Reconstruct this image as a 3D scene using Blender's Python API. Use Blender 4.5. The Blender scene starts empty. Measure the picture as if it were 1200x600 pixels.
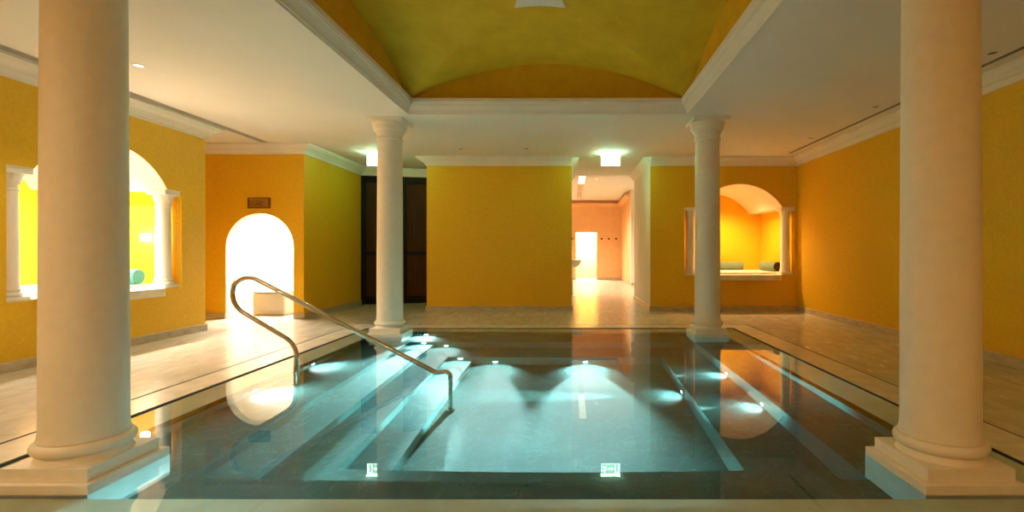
import bpy, bmesh, math, random
from mathutils import Vector, Matrix
random.seed(7)
SC = bpy.context.scene
COL = SC.collection
PI = math.pi

# ------------------------------------------------------------------ helpers
def tag(o, label=None, cat=None, group=None, kind=None):
    if label: o['label'] = label
    if cat: o['category'] = cat
    if group: o['group'] = group
    if kind: o['kind'] = kind
    return o

def empty(name, loc=(0, 0, 0), rz=0.0):
    o = bpy.data.objects.new(name, None)
    o.empty_display_size = 0.1
    COL.objects.link(o)
    o.location = loc
    o.rotation_euler = (0, 0, rz)
    return o

class MB:
    """Collects geometry for ONE mesh object."""
    def __init__(self):
        self.bm = bmesh.new()
    def poly(self, pts):
        vs = [self.bm.verts.new(p) for p in pts]
        return self.bm.faces.new(vs)
    def hexa(self, p):          # p: 8 points, bottom ring then top ring
        v = [self.bm.verts.new(q) for q in p]
        for f in ((0, 3, 2, 1), (4, 5, 6, 7), (0, 1, 5, 4), (1, 2, 6, 5), (2, 3, 7, 6), (3, 0, 4, 7)):
            self.bm.faces.new([v[i] for i in f])
        return self
    def box(self, x0, x1, y0, y1, z0, z1):
        return self.hexa([(x0, y0, z0), (x1, y0, z0), (x1, y1, z0), (x0, y1, z0),
                          (x0, y0, z1), (x1, y0, z1), (x1, y1, z1), (x0, y1, z1)])
    def bbox(self, x0, x1, y0, y1, z0, z1, b=0.01, seg=2):   # box with rounded edges
        t = bmesh.new()
        m = MB.__new__(MB); m.bm = t
        m.box(x0, x1, y0, y1, z0, z1)
        bmesh.ops.bevel(t, geom=list(t.edges), offset=b, segments=seg, profile=0.6, affect='EDGES')
        me = bpy.data.meshes.new('tmp'); t.to_mesh(me); t.free()
        self.bm.from_mesh(me); bpy.data.meshes.remove(me)
        return self
    def lathe(self, prof, seg=48, axis='Z', at=(0, 0, 0), caps=True):
        rings = []
        for r, z in prof:
            ring = []
            for i in range(seg):
                a = 2 * PI * i / seg
                c, s = r * math.cos(a), r * math.sin(a)
                if axis == 'Z': p = (c, s, z)
                elif axis == 'X': p = (z, c, s)
                else: p = (s, z, c)
                ring.append(self.bm.verts.new((p[0] + at[0], p[1] + at[1], p[2] + at[2])))
            rings.append(ring)
        for a, b in zip(rings, rings[1:]):
            for i in range(seg):
                f = self.bm.faces.new((a[i], a[(i + 1) % seg], b[(i + 1) % seg], b[i]))
        if caps:
            if prof[0][0] > 1e-5: self.bm.faces.new(list(reversed(rings[0])))
            if prof[-1][0] > 1e-5: self.bm.faces.new(rings[-1])
        return self
    def tube(self, pts, r, seg=14):
        pts = [Vector(p) for p in pts]
        n = len(pts); rings = []
        up = None
        for i in range(n):
            t = (pts[min(i + 1, n - 1)] - pts[max(i - 1, 0)]).normalized()
            if up is None:
                up = t.orthogonal().normalized()
            else:
                up = (up - t * up.dot(t)).normalized()
            w = t.cross(up)
            rings.append([self.bm.verts.new(pts[i] + r * (math.cos(2 * PI * k / seg) * up + math.sin(2 * PI * k / seg) * w)) for k in range(seg)])
        for a, b in zip(rings, rings[1:]):
            for k in range(seg):
                self.bm.faces.new((a[k], a[(k + 1) % seg], b[(k + 1) % seg], b[k]))
        self.bm.faces.new(list(reversed(rings[0]))); self.bm.faces.new(rings[-1])
        return self
    def prism(self, poly2, f0, f1):      # poly2 in 2D, f0/f1 map a 2D point to 3D for both ends
        a = [self.bm.verts.new(f0(p)) for p in poly2]
        b = [self.bm.verts.new(f1(p)) for p in poly2]
        n = len(a)
        self.bm.faces.new(list(reversed(a))); self.bm.faces.new(b)
        for i in range(n):
            self.bm.faces.new((a[i], a[(i + 1) % n], b[(i + 1) % n], b[i]))
        return self
    def sweep(self, path, prof, closed=False):
        """Profile (w, z), w measured to the right of the path direction; mitred corners."""
        P = [Vector((p[0], p[1])) for p in path]
        n = len(P); rows = []
        for i in range(n):
            d0 = d1 = None
            if i > 0 or closed: d0 = (P[i] - P[i - 1]).normalized()
            if i < n - 1 or closed: d1 = (P[(i + 1) % n] - P[i]).normalized()
            if d0 is None: d0 = d1
            if d1 is None: d1 = d0
            n0 = Vector((d0.y, -d0.x)); n1 = Vector((d1.y, -d1.x))
            m = (n0 + n1)
            m = m / m.length_squared * 2.0 if m.length > 1e-6 else n0
            rows.append([self.bm.verts.new((P[i].x + m.x * w, P[i].y + m.y * w, z)) for w, z in prof])
        pairs = list(zip(rows, rows[1:]))
        if closed: pairs.append((rows[-1], rows[0]))
        k = len(prof)
        for a, b in pairs:
            for j in range(k):
                self.bm.faces.new((a[j], a[(j + 1) % k], b[(j + 1) % k], b[j]))
        if not closed:
            self.bm.faces.new(rows[0]); self.bm.faces.new(list(reversed(rows[-1])))
        return self
    def build(self, name, mat, parent=None, smooth=None, weld=True):
        bm = self.bm
        if weld:
            bmesh.ops.remove_doubles(bm, verts=bm.verts, dist=1e-5)
            bm.verts.index_update(); seen = {}
            for f in bm.faces: seen.setdefault(frozenset(v.index for v in f.verts), []).append(f)
            dup = [f for l in seen.values() if len(l) > 1 for f in l]      # faces shared by two touching solids
            if dup: bmesh.ops.delete(bm, geom=dup, context='FACES_ONLY')
        bmesh.ops.recalc_face_normals(bm, faces=bm.faces)
        me = bpy.data.meshes.new(name)
        bm.to_mesh(me); bm.free()
        if smooth is not None:
            for p in me.polygons: p.use_smooth = True
            me.set_sharp_from_angle(angle=math.radians(smooth))
        o = bpy.data.objects.new(name, me)
        COL.objects.link(o)
        me.materials.append(mat)
        if parent: o.parent = parent
        return o

def struct(o):
    o['kind'] = 'structure'
    return o

def copy_tree(o, parent=None):
    c = o.copy(); COL.objects.link(c)
    if parent: c.parent = parent
    for ch in list(o.children): copy_tree(ch, c)
    return c

# ------------------------------------------------------------------ materials
def newmat(name):
    m = bpy.data.materials.new(name); m.use_nodes = True
    nt = m.node_tree
    return m, nt, nt.nodes['Principled BSDF']

def N(nt, typ, **kw):
    n = nt.nodes.new(typ)
    for k, v in kw.items():
        if k in n.inputs: n.inputs[k].default_value = v
        else: setattr(n, k, v)
    return n

def coords(nt, scale=(1, 1, 1)):
    tc = N(nt, 'ShaderNodeNewGeometry')
    mp = N(nt, 'ShaderNodeMapping'); mp.inputs['Scale'].default_value = scale
    nt.links.new(tc.outputs['Position'], mp.inputs['Vector'])
    return mp.outputs['Vector']

def ramp(nt, src, stops):
    r = N(nt, 'ShaderNodeValToRGB')
    e = r.color_ramp.elements
    e[0].position, e[0].color = stops[0][0], (*stops[0][1], 1)
    e[1].position, e[1].color = stops[1][0], (*stops[1][1], 1)
    for p, c in stops[2:]:
        x = e.new(p); x.color = (*c, 1)
    nt.links.new(src, r.inputs['Fac'])
    return r.outputs['Color']

def mottled(name, c0, c1, scale=6.0, detail=6.0, rough=0.6, bump=0.0, bscale=40, stretch=(1, 1, 1), lo=0.35, hi=0.65, spec=0.4):
    m, nt, b = newmat(name)
    v = coords(nt, stretch)
    n = N(nt, 'ShaderNodeTexNoise', Scale=scale, Detail=detail, Roughness=0.6)
    nt.links.new(v, n.inputs['Vector'])
    nt.links.new(ramp(nt, n.outputs['Fac'], [(lo, c0), (hi, c1)]), b.inputs['Base Color'])
    b.inputs['Roughness'].default_value = rough
    b.inputs['Specular IOR Level'].default_value = spec
    if bump:
        n2 = N(nt, 'ShaderNodeTexNoise', Scale=bscale, Detail=4.0)
        nt.links.new(v, n2.inputs['Vector'])
        bp = N(nt, 'ShaderNodeBump', Strength=bump, Distance=0.01)
        nt.links.new(n2.outputs['Fac'], bp.inputs['Height'])
        nt.links.new(bp.outputs['Normal'], b.inputs['Normal'])
    return m

def emit(name, col, s):
    m, nt, b = newmat(name)
    b.inputs['Base Color'].default_value = (0.8, 0.8, 0.8, 1)
    b.inputs['Emission Color'].default_value = (*col, 1)
    b.inputs['Emission Strength'].default_value = s
    return m

def plain(name, c, rough=0.5, metal=0.0, spec=0.5):
    return mottled(name, tuple(x * 0.96 for x in c), c, scale=12, rough=rough, spec=spec) if not metal else metalmat(name, c, rough)

def metalmat(name, c, rough):
    m, nt, b = newmat(name)
    v = coords(nt, (1, 1, 1))
    n = N(nt, 'ShaderNodeTexNoise', Scale=60.0, Detail=3.0)
    nt.links.new(v, n.inputs['Vector'])
    nt.links.new(ramp(nt, n.outputs['Fac'], [(0.3, tuple(x * 0.9 for x in c)), (0.7, c)]), b.inputs['Base Color'])
    b.inputs['Metallic'].default_value = 1.0
    b.inputs['Roughness'].default_value = rough
    return m

M = {}
M['plaster'] = mottled('yellow_plaster', (0.71, 0.40, 0.013), (0.775, 0.455, 0.018), scale=22, detail=9, rough=0.5, bump=0.12, bscale=55, spec=0.25)
M['vault'] = mottled('golden_vault_plaster', (0.60, 0.36, 0.018), (0.70, 0.43, 0.025), scale=3, rough=0.6, spec=0.2)
M['white'] = mottled('warm_white_paint', (0.80, 0.76, 0.68), (0.84, 0.80, 0.72), scale=2, rough=0.6, spec=0.25)
M['ceil'] = mottled('ceiling_paint', (0.80, 0.78, 0.70), (0.83, 0.81, 0.73), scale=1.2, rough=0.75, spec=0.15)
M['column'] = mottled('column_stucco', (0.80, 0.74, 0.62), (0.84, 0.78, 0.66), scale=14, rough=0.45, bump=0.02, bscale=120, spec=0.3)
M['peach'] = mottled('peach_plaster', (0.77, 0.47, 0.22), (0.82, 0.51, 0.25), scale=4, rough=0.6, spec=0.2)
M['skirt'] = mottled('beige_marble_skirting', (0.42, 0.34, 0.22), (0.58, 0.48, 0.33), scale=5, rough=0.3, stretch=(1, 1, 3))
M['slab'] = mottled('cream_marble_slab', (0.66, 0.58, 0.44), (0.80, 0.72, 0.57), scale=4, rough=0.25)
M['dark'] = plain('dark_gap', (0.012, 0.010, 0.008), 0.9)
M['steel'] = metalmat('polished_steel', (0.62, 0.56, 0.47), 0.16)
M['chrome'] = metalmat('lamp_steel', (0.75, 0.76, 0.76), 0.2)
M['cushion'] = mottled('white_cushion_cover', (0.80, 0.79, 0.74), (0.86, 0.85, 0.8), scale=30, rough=0.85)
M['green'] = mottled('sage_green_cover', (0.12, 0.20, 0.13), (0.17, 0.26, 0.17), scale=40, rough=0.8)
M['teal'] = mottled('teal_cover', (0.05, 0.24, 0.21), (0.08, 0.30, 0.26), scale=40, rough=0.8)
M['shaded_end'] = mottled('shaded_end_cover', (0.035, 0.016, 0.007), (0.055, 0.025, 0.010), scale=40, rough=0.8)  # unlit end of the green bolster, its shade put into the colour
M['ceramic'] = plain('white_ceramic', (0.75, 0.72, 0.66), 0.2)
M['tile'] = mottled('pale_aqua_pool_tile', (0.62, 0.69, 0.67), (0.70, 0.76, 0.74), scale=6, rough=0.35)
M['ventgrey'] = plain('vent_grey', (0.16, 0.14, 0.10), 0.7)
M['metaldark'] = metalmat('dark_metal', (0.10, 0.08, 0.06), 0.4)

def floor_mat():
    m, nt, b = newmat('polished_beige_marble')
    v = coords(nt, (2.2, 0.55, 1))
    n = N(nt, 'ShaderNodeTexNoise', Scale=3.0, Detail=9.0, Roughness=0.62, Distortion=0.6)
    nt.links.new(v, n.inputs['Vector'])
    colr = ramp(nt, n.outputs['Fac'], [(0.33, (0.49, 0.43, 0.315)), (0.66, (0.64, 0.58, 0.45))])
    # paving joints, 0.6 x 1.2 m slabs
    br = N(nt, 'ShaderNodeTexBrick', Scale=1.0)
    br.inputs['Color1'].default_value = (1, 1, 1, 1); br.inputs['Color2'].default_value = (0.97, 0.965, 0.955, 1)
    br.inputs['Mortar'].default_value = (0.62, 0.58, 0.5, 1)
    br.inputs['Mortar Size'].default_value = 0.003
    br.inputs['Brick Width'].default_value = 1.2; br.inputs['Row Height'].default_value = 0.6
    v2 = coords(nt, (1, 1, 1))
    nt.links.new(v2, br.inputs['Vector'])
    mx = N(nt, 'ShaderNodeMixRGB', blend_type='MULTIPLY'); mx.inputs['Fac'].default_value = 1
    nt.links.new(colr, mx.inputs['Color1']); nt.links.new(br.outputs['Color'], mx.inputs['Color2'])
    nt.links.new(mx.outputs['Color'], b.inputs['Base Color'])
    n2 = N(nt, 'ShaderNodeTexNoise', Scale=7.0, Detail=3.0)
    nt.links.new(v, n2.inputs['Vector'])
    rr = N(nt, 'ShaderNodeMapRange'); rr.inputs['To Min'].default_value = 0.12; rr.inputs['To Max'].default_value = 0.34
    nt.links.new(n2.outputs['Fac'], rr.inputs['Value']); nt.links.new(rr.outputs['Result'], b.inputs['Roughness'])
    bp = N(nt, 'ShaderNodeBump', Strength=0.10, Distance=0.006)
    nt.links.new(n2.outputs['Fac'], bp.inputs['Height']); nt.links.new(bp.outputs['Normal'], b.inputs['Normal'])
    b.inputs['Specular IOR Level'].default_value = 0.55
    return m
M['floor'] = floor_mat()
M['coping'] = mottled('cream_coping_stone', (0.60, 0.54, 0.40), (0.74, 0.68, 0.53), scale=3.5, detail=8, rough=0.25, stretch=(1.5, 1.5, 1), spec=0.5)

def pool_mat():
    m, nt, b = newmat('dark_green_marble')
    v = coords(nt, (1, 1, 1))
    n = N(nt, 'ShaderNodeTexNoise', Scale=2.2, Detail=8.0, Roughness=0.65, Distortion=1.2)
    nt.links.new(v, n.inputs['Vector'])
    base = ramp(nt, n.outputs['Fac'], [(0.3, (0.026, 0.078, 0.073)), (0.7, (0.042, 0.115, 0.108))])
    n2 = N(nt, 'ShaderNodeTexNoise', Scale=1.7, Detail=6.0, Roughness=0.6, Distortion=2.5)
    nt.links.new(v, n2.inputs['Vector'])
    vein = ramp(nt, n2.outputs['Fac'], [(0.485, (0, 0, 0)), (0.515, (0, 0, 0)), (0.5, (0.18, 0.18, 0.18))])
    br = N(nt, 'ShaderNodeTexBrick', Scale=1.0)
    br.inputs['Color1'].default_value = (1, 1, 1, 1); br.inputs['Color2'].default_value = (0.9, 0.92, 0.92, 1)
    br.inputs['Mortar'].default_value = (1.35, 1.35, 1.35, 1); br.inputs['Mortar Size'].default_value = 0.003
    br.inputs['Brick Width'].default_value = 0.6; br.inputs['Row Height'].default_value = 0.3
    nt.links.new(v, br.inputs['Vector'])
    mx = N(nt, 'ShaderNodeMixRGB', blend_type='MIX'); mx.inputs['Color2'].default_value = (0.42, 0.5, 0.46, 1)
    nt.links.new(vein, mx.inputs['Fac']); nt.links.new(base, mx.inputs['Color1'])
    m2 = N(nt, 'ShaderNodeMixRGB', blend_type='MULTIPLY'); m2.inputs['Fac'].default_value = 1
    nt.links.new(mx.outputs['Color'], m2.inputs['Color1']); nt.links.new(br.outputs['Color'], m2.inputs['Color2'])
    nt.links.new(m2.outputs['Color'], b.inputs['Base Color'])
    b.inputs['Roughness'].default_value = 0.5
    b.inputs['Specular IOR Level'].default_value = 0.15
    return m
M['pool'] = pool_mat()

def water_mat():
    m = bpy.data.materials.new('clear_pool_water'); m.use_nodes = True
    nt = m.node_tree; nt.nodes.clear()
    out = N(nt, 'ShaderNodeOutputMaterial')
    g = N(nt, 'ShaderNodeBsdfGlass', IOR=1.33, Roughness=0.0)
    g.inputs['Color'].default_value = (0.97, 1.0, 1.0, 1)
    v = coords(nt, (1, 1, 1))
    n = N(nt, 'ShaderNodeTexNoise', Scale=1.6, Detail=2.0)
    nt.links.new(v, n.inputs['Vector'])
    bp = N(nt, 'ShaderNodeBump', Strength=0.012, Distance=0.02)
    nt.links.new(n.outputs['Fac'], bp.inputs['Height'])
    nt.links.new(bp.outputs['Normal'], g.inputs['Normal'])
    nt.links.new(g.outputs['BSDF'], out.inputs['Surface'])
    va = N(nt, 'ShaderNodeVolumeAbsorption', Density=0.21)
    va.inputs['Color'].default_value = (0.25, 0.88, 0.92, 1)
    nt.links.new(va.outputs['Volume'], out.inputs['Volume'])
    return m
M['water'] = water_mat()

def wood_mat(name, c0, c1, stretch=(12, 12, 0.8)):
    return mottled(name, c0, c1, scale=2.0, detail=6, rough=0.6, stretch=stretch, spec=0.12)
M['wood'] = wood_mat('dark_wenge_wood', (0.034, 0.012, 0.002), (0.060, 0.022, 0.004))
M['woodframe'] = wood_mat('black_stained_wood', (0.008, 0.005, 0.003), (0.016, 0.009, 0.005))
M['plaque'] = wood_mat('carved_brown_wood', (0.22, 0.09, 0.012), (0.36, 0.17, 0.03), (1.2, 1.2, 12))
M['plaqueframe'] = wood_mat('carved_frame_wood', (0.10, 0.04, 0.008), (0.17, 0.075, 0.015), (1.2, 1.2, 12))

def wicker_mat():
    m, nt, b = newmat('white_woven_wicker')
    v = coords(nt, (1, 1, 1))
    w = N(nt, 'ShaderNodeTexWave', Scale=28.0, Distortion=1.0); w.bands_direction = 'Z'
    nt.links.new(v, w.inputs['Vector'])
    nt.links.new(ramp(nt, w.outputs['Fac'], [(0.2, (0.38, 0.32, 0.22)), (0.8, (0.80, 0.74, 0.62))]), b.inputs['Base Color'])
    bp = N(nt, 'ShaderNodeBump', Strength=0.6, Distance=0.01)
    nt.links.new(w.outputs['Fac'], bp.inputs['Height']); nt.links.new(bp.outputs['Normal'], b.inputs['Normal'])
    b.inputs['Roughness'].default_value = 0.7
    return m
M['wicker'] = wicker_mat()

# ------------------------------------------------------------------ key measures
H_C = 3.44                     # ceiling
XL, XR = -6.15, 5.10           # long side walls
YB = 11.22                     # wall behind the pool
YF = -2.6                      # wall behind the camera
XC, YC = -0.345, 5.53          # pool centre
HP = 2.83                      # half of pool opening
CS = 2.565                     # column offset from pool centre
Z_W = -0.012                   # water level

# ------------------------------------------------------------------ floor and pool
def ring(mb, r0, z0, r1, z1, zb):
    """square ring slab between half-sizes r0<r1, top sloping z0->z1, bottom zb"""
    for a in range(4):
        c = [(-1, -1), (1, -1), (1, 1), (-1, 1)]
        p, q = c[a], c[(a + 1) % 4]
        f = lambda s, r, z: (XC + s[0] * r, YC + s[1] * r, z)
        mb.hexa([f(p, r1, zb), f(q, r1, zb), f(q, r0, zb), f(p, r0, zb),
                 f(p, r1, z1), f(q, r1, z1), f(q, r0, z0), f(p, r0, z0)])
    return mb

FX0, FX1, FY0, FY1 = -8.6, 5.5, YF - 0.3, 26.5
mb = MB()
R2 = 3.572
mb.box(FX0, FX1, FY0, YC - R2, -0.2, 0); mb.box(FX0, FX1, YC + R2, FY1, -0.2, 0)
mb.box(FX0, XC - R2, YC - R2, YC + R2, -0.2, 0); mb.box(XC + R2, FX1, YC - R2, YC + R2, -0.2, 0)
struct(mb.build('floor', M['floor']))
mb = MB(); ring(mb, 3.192, 0.0, 3.544, 0.0, -0.2)
struct(mb.build('trim_1', M['coping']))                     # dry stone strip between the two overflow slots
M['wetstone'] = mottled('pale_green_coping', (0.58, 0.66, 0.53), (0.72, 0.78, 0.65), scale=3.0, detail=8, rough=0.3)  # pale green tone for the coping next to the pool edge
mb = MB(); ring(mb, HP, -0.030, 3.165, -0.022, -0.2)
struct(mb.build('trim_2', M['wetstone']))                     # wet coping under the film of water
mb = MB(); ring(mb, 3.1665, -0.006, 3.1915, -0.006, -0.14); ring(mb, 3.5445, -0.004, 3.5715, -0.004, -0.14)
struct(mb.build('trim_3', M['dark']))                       # dark strips filling the overflow slots, standing in for the shade inside

# stepped basin: bench all round, steps on one side
xs = [(-HP + XC, 0.40), (-2.50, 0.60), (-2.12, 0.80), (-1.75, 1.00), (-1.40, 1.20), (1.31, 0.80), (1.94, 0.40), (XC + HP, None)]
ys = [(YC - HP, 0.40), (3.246, 0.80), (3.76, 1.20), (7.17, 0.80), (7.814, 0.40), (YC + HP, None)]
mb = MB()
nx, ny = len(xs) - 1, len(ys) - 1
dep = [[min(xs[i][1], ys[j][1]) for j in range(ny)] for i in range(nx)]
for i in range(nx):
    for j in range(ny):
        x0, x1, y0, y1, d = xs[i][0], xs[i + 1][0], ys[j][0], ys[j + 1][0], dep[i][j]
        mb.poly([(x0, y0, -d), (x1, y0, -d), (x1, y1, -d), (x0, y1, -d)])
        for di, dj, e in ((1, 0, ((x1, y0), (x1, y1))), (0, 1, ((x0, y1), (x1, y1)))):
            a, b = i + di, j + dj
            d2 = dep[a][b] if a < nx and b < ny else 0.032
            if abs(d2 - d) > 1e-6:
                mb.poly([(*e[0], -d), (*e[1], -d), (*e[1], -d2), (*e[0], -d2)])
        if i == 0: mb.poly([(x0, y0, -d), (x0, y1, -d), (x0, y1, -0.032), (x0, y0, -0.032)])
        if j == 0: mb.poly([(x0, y0, -d), (x1, y0, -d), (x1, y0, -0.032), (x0, y0, -0.032)])
basin = struct(mb.build('pool_basin', M['pool']))
for p in basin.data.polygons: pass

# water body, one closed volume
mb = MB()
sq = lambda r, z: [(XC - r, YC - r, z), (XC + r, YC - r, z), (XC + r, YC + r, z), (XC - r, YC + r, z)]
lv = [sq(3.166, Z_W), sq(3.166, -0.06), sq(HP + 0.02, -0.06), sq(HP + 0.02, -1.26)]
vs = [[mb.bm.verts.new(p) for p in l] for l in lv]
mb.bm.faces.new(vs[0]); mb.bm.faces.new(list(reversed(vs[3])))
for a, b in zip(vs, vs[1:]):
    for k in range(4): mb.bm.faces.new((a[k], b[k], b[(k + 1) % 4], a[(k + 1) % 4]))
struct(mb.build('pool_water', M['water']))

# ------------------------------------------------------------------ walls
def seg_arch(half, rise, n=28):
    R = (half * half + rise * rise) / (2 * rise)
    return lambda u: (math.sqrt(max(R * R - u * u, 0)) - (R - rise))

def wall(name, mat, org, ud, nd, L, H, t, openings=()):
    """wall face starts at org, runs along ud for L; nd points out of the room (thickness).
    opening: (u0, u1, z0, ztop(u), [breaks])"""
    ud, nd, org = Vector(ud), Vector(nd), Vector(org)
    br = {0.0, L}
    for o in openings: br |= set(o[4]) | {o[0], o[1]}
    br = sorted(br)
    mb = MB()
    P = lambda u, d, z: tuple(org + ud * u + nd * d + Vector((0, 0, z)))
    def slab(u0, u1, za0, za1, zb0, zb1):
        if max(zb0 - za0, zb1 - za1) < 1e-5: return
        mb.hexa([P(u0, 0, za0), P(u1, 0, za1), P(u1, t, za1), P(u0, t, za0),
                 P(u0, 0, zb0), P(u1, 0, zb1), P(u1, t, zb1), P(u0, t, zb0)])
    for u0, u1 in zip(br, br[1:]):
        e = 1e-6; op = None
        for o in openings:
            if o[0] - e <= u0 and u1 <= o[1] + e: op = o
        if op is None: slab(u0, u1, 0, 0, H, H)
        else:
            slab(u0, u1, 0, 0, op[2], op[2])
            slab(u0, u1, op[3](u0 + e), op[3](u1 - e), H, H)
    return struct(mb.build(name, mat))

WT = 0.34
def serliana(uc, sill, spring, half=1.235, ah=0.95, rise=0.52):
    f = seg_arch(ah, rise)
    top = lambda u: spring + (f(u - uc) if abs(u - uc) < ah else 0.0)
    return (uc - half, uc + half, sill, top, [uc - ah - 1e-4, uc + ah + 1e-4] + [uc - ah + 2 * ah * k / 28 for k in range(29)])

# left wall
NLY, NLS, NLZ = 6.70, 0.765, 2.275
wall('wall_left', M['plaster'], (XL, YF, 0), (0, 1, 0), (-1, 0, 0), 8.45 - YF, H_C, WT, [serliana(NLY - YF, NLS, NLZ)])
# left end wall with arched doorway
DX0, DX1, DY = -6.81, -5.46, 9.90
dr = (DX1 - DX0) / 2
dtop = lambda u: 1.415 + math.sqrt(max(dr * dr - (u - (DX0 + dr + 8.4)) ** 2, 0))
wall('wall_left_end', M['plaster'], (-8.4, DY, 0), (1, 0, 0), (0, 1, 0), 8.4 - 5.26, H_C, 0.18,
     [(DX0 + 8.4, DX1 + 8.4, 0.0, dtop, [DX0 + 8.4 + 2 * dr * (0.5 - 0.5 * math.cos(PI * k / 36)) for k in range(37)])])
MB_ = MB(); MB_.box(-5.44, -5.26, DY + 0.18, 12.9, 0, H_C); struct(MB_.build('wall_corridor', M['plaster']))
# block behind the pool
mb = MB(); mb.box(-3.21, 0.04, YB, 14.0, 0, H_C); struct(mb.build('wall_back', M['plaster']))
# right wall and niche wall
NRX, NRS, NRZ = 3.805, 0.80, 2.33
wall('wall_back_right', M['plaster'], (1.80, YB, 0), (1, 0, 0), (0, 1, 0), XR - 1.80, H_C, WT, [serliana(NRX - 1.80, NRS, NRZ)])
mb = MB(); mb.box(XR, XR + 0.3, YF, YB + 2.4, 0, H_C); struct(mb.build('wall_right', M['plaster']))
mb = MB(); mb.box(-6.5, XR + 0.3, YF - 0.3, YF, 0, H_C); struct(mb.build('wall_front', M['plaster']))
# passage lining
mb = MB(); mb.box(1.80, 2.05, YB + WT, 14.0, 0, H_C); mb.box(1.795, 1.80, YB + 0.0, 14.0, 0, H_C)
struct(mb.build('wall_passage', M['white']))
mb = MB()
ch = 0.15
mb.prism([(0.04, H_C), (0.04, H_C - ch), (0.04 + ch, H_C)], lambda p: (p[0], YB - 0.001, p[1]), lambda p: (p[0], 14.0, p[1]))
mb.prism([(1.795, H_C), (1.795 - ch, H_C), (1.795, H_C - ch)], lambda p: (p[0], YB - 0.001, p[1]), lambda p: (p[0], 14.0, p[1]))
mb.prism([(1.795, H_C), (1.795 - ch, H_C), (1.795, H_C - ch)], lambda p: (p[0], 13.9, p[1] - 0.001), lambda p: (p[0], 14.0, p[1] - 0.001))
struct(mb.build('trim_4', M['white']))
# closing walls that are out of sight round the corners
mb = MB(); mb.box(-8.6, -8.4, 7.0, 13.2, 0, H_C); struct(mb.build('wall_far_left', M['plaster']))
mb = MB(); mb.box(-8.4, XL - WT, 8.27, 8.45, 0, H_C); struct(mb.build('wall_left_return', M['plaster']))

# ------------------------------------------------------------------ alcoves behind the niche openings
def alcove(side, org, ud, nd, uc, sill, spring, d0=WT, depth=1.75, half=1.27, ah=0.95, rise=0.52, wallmat='plaster'):
    ud, nd, org = Vector(ud), Vector(nd), Vector(org)
    P = lambda u, d, z: tuple(org + ud * (uc + u) + nd * d + Vector((0, 0, z)))
    def hx(mb, u0, u1, da, db, z0, z1):
        mb.hexa([P(u0, da, z0), P(u1, da, z0), P(u1, db, z0), P(u0, db, z0), P(u0, da, z1), P(u1, da, z1), P(u1, db, z1), P(u0, db, z1)])
    d1 = d0 + depth
    mb = MB(); hx(mb, -half - 0.1, half + 0.1, d0, d1 + 0.1, 0.0, sill); struct(mb.build('floor_alcove_' + side, M['slab']))
    f = seg_arch(ah, rise)
    us = [-half - 0.1] + [-ah + 2 * ah * k / 28 for k in range(29)] + [half + 0.1]
    zt = lambda u: spring + (f(u) if abs(u) < ah - 1e-9 else 0.0)
    mb = MB()
    hx(mb, -half - 0.1, half + 0.1, d1, d1 + 0.1, sill, spring + rise + 0.02)
    hx(mb, -half - 0.1, -half, d0, d1, sill, spring); hx(mb, half, half + 0.1, d0, d1, sill, spring)
    struct(mb.build('wall_alcove_' + side, M[wallmat]))
    mb = MB(); T = spring + rise + 0.12
    out = [(-half - 0.1, spring)] + [(u, spring + f(u)) for u in us[1:-1]] + [(half + 0.1, spring), (half + 0.1, T), (-half - 0.1, T)]
    mb.prism(out, lambda p: P(p[0], d0, p[1]), lambda p: P(p[0], d1, p[1]))
    struct(mb.build('ceiling_alcove_' + side, M['white'], smooth=30))
    return P
PL = alcove('left', (XL, 0, 0), (0, 1, 0), (-1, 0, 0), NLY, NLS, NLZ)
PR = alcove('right', (0, YB, 0), (1, 0, 0), (0, 1, 0), NRX, NRS, NRZ)

# white linings of the arched heads, and of the arched doorway
def head_lining(nm, P, spring, half=1.235, ah=0.95, rise=0.52, t=WT):
    f = seg_arch(ah, rise); k = 0.006
    mb = MB()
    us = [-ah + 2 * ah * i / 28 for i in range(29)]
    out = [(u, spring + f(u) - k) for u in us] + [(u, spring + f(u) + k) for u in reversed(us)]
    mb.prism(out, lambda p: P(p[0], 0.003, p[1]), lambda p: P(p[0], t, p[1]))
    for a, b in ((-half, -ah), (ah, half)):
        mb.hexa([P(a, 0.003, spring - k), P(b, 0.003, spring - k), P(b, t, spring - k), P(a, t, spring - k), P(a, 0.003, spring + k), P(b, 0.003, spring + k), P(b, t, spring + k), P(a, t, spring + k)])
    return struct(mb.build(nm, M['white'], smooth=30))
head_lining('trim_13', PL, NLZ)
head_lining('trim_14', PR, NRZ)
mb = MB()
dp = [(DX0, 0.0), (DX0, 1.415)] + [((DX0 + DX1) / 2 - dr * math.cos(PI * k / 36), 1.415 + dr * math.sin(PI * k / 36)) for k in range(1, 36)] + [(DX1, 1.415), (DX1, 0.0)]
cxd = (DX0 + DX1) / 2
ins = lambda p, e: (cxd + (p[0] - cxd) * (1 - e / dr), p[1] if p[1] < 1.416 else 1.415 + (p[1] - 1.415) * (1 - e / dr))
for a, b in zip(dp, dp[1:]):
    a0, b0, a1, b1 = ins(a, 0.008), ins(b, 0.008), ins(a, -0.004), ins(b, -0.004)
    y_0, y_1 = DY + 0.003, DY + 0.18
    mb.hexa([(a0[0], y_0, a0[1]), (b0[0], y_0, b0[1]), (b0[0], y_1, b0[1]), (a0[0], y_1, a0[1]), (a1[0], y_0, a1[1]), (b1[0], y_0, b1[1]), (b1[0], y_1, b1[1]), (a1[0], y_1, a1[1])])
struct(mb.build('trim_15', M['white'], smooth=30))

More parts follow.
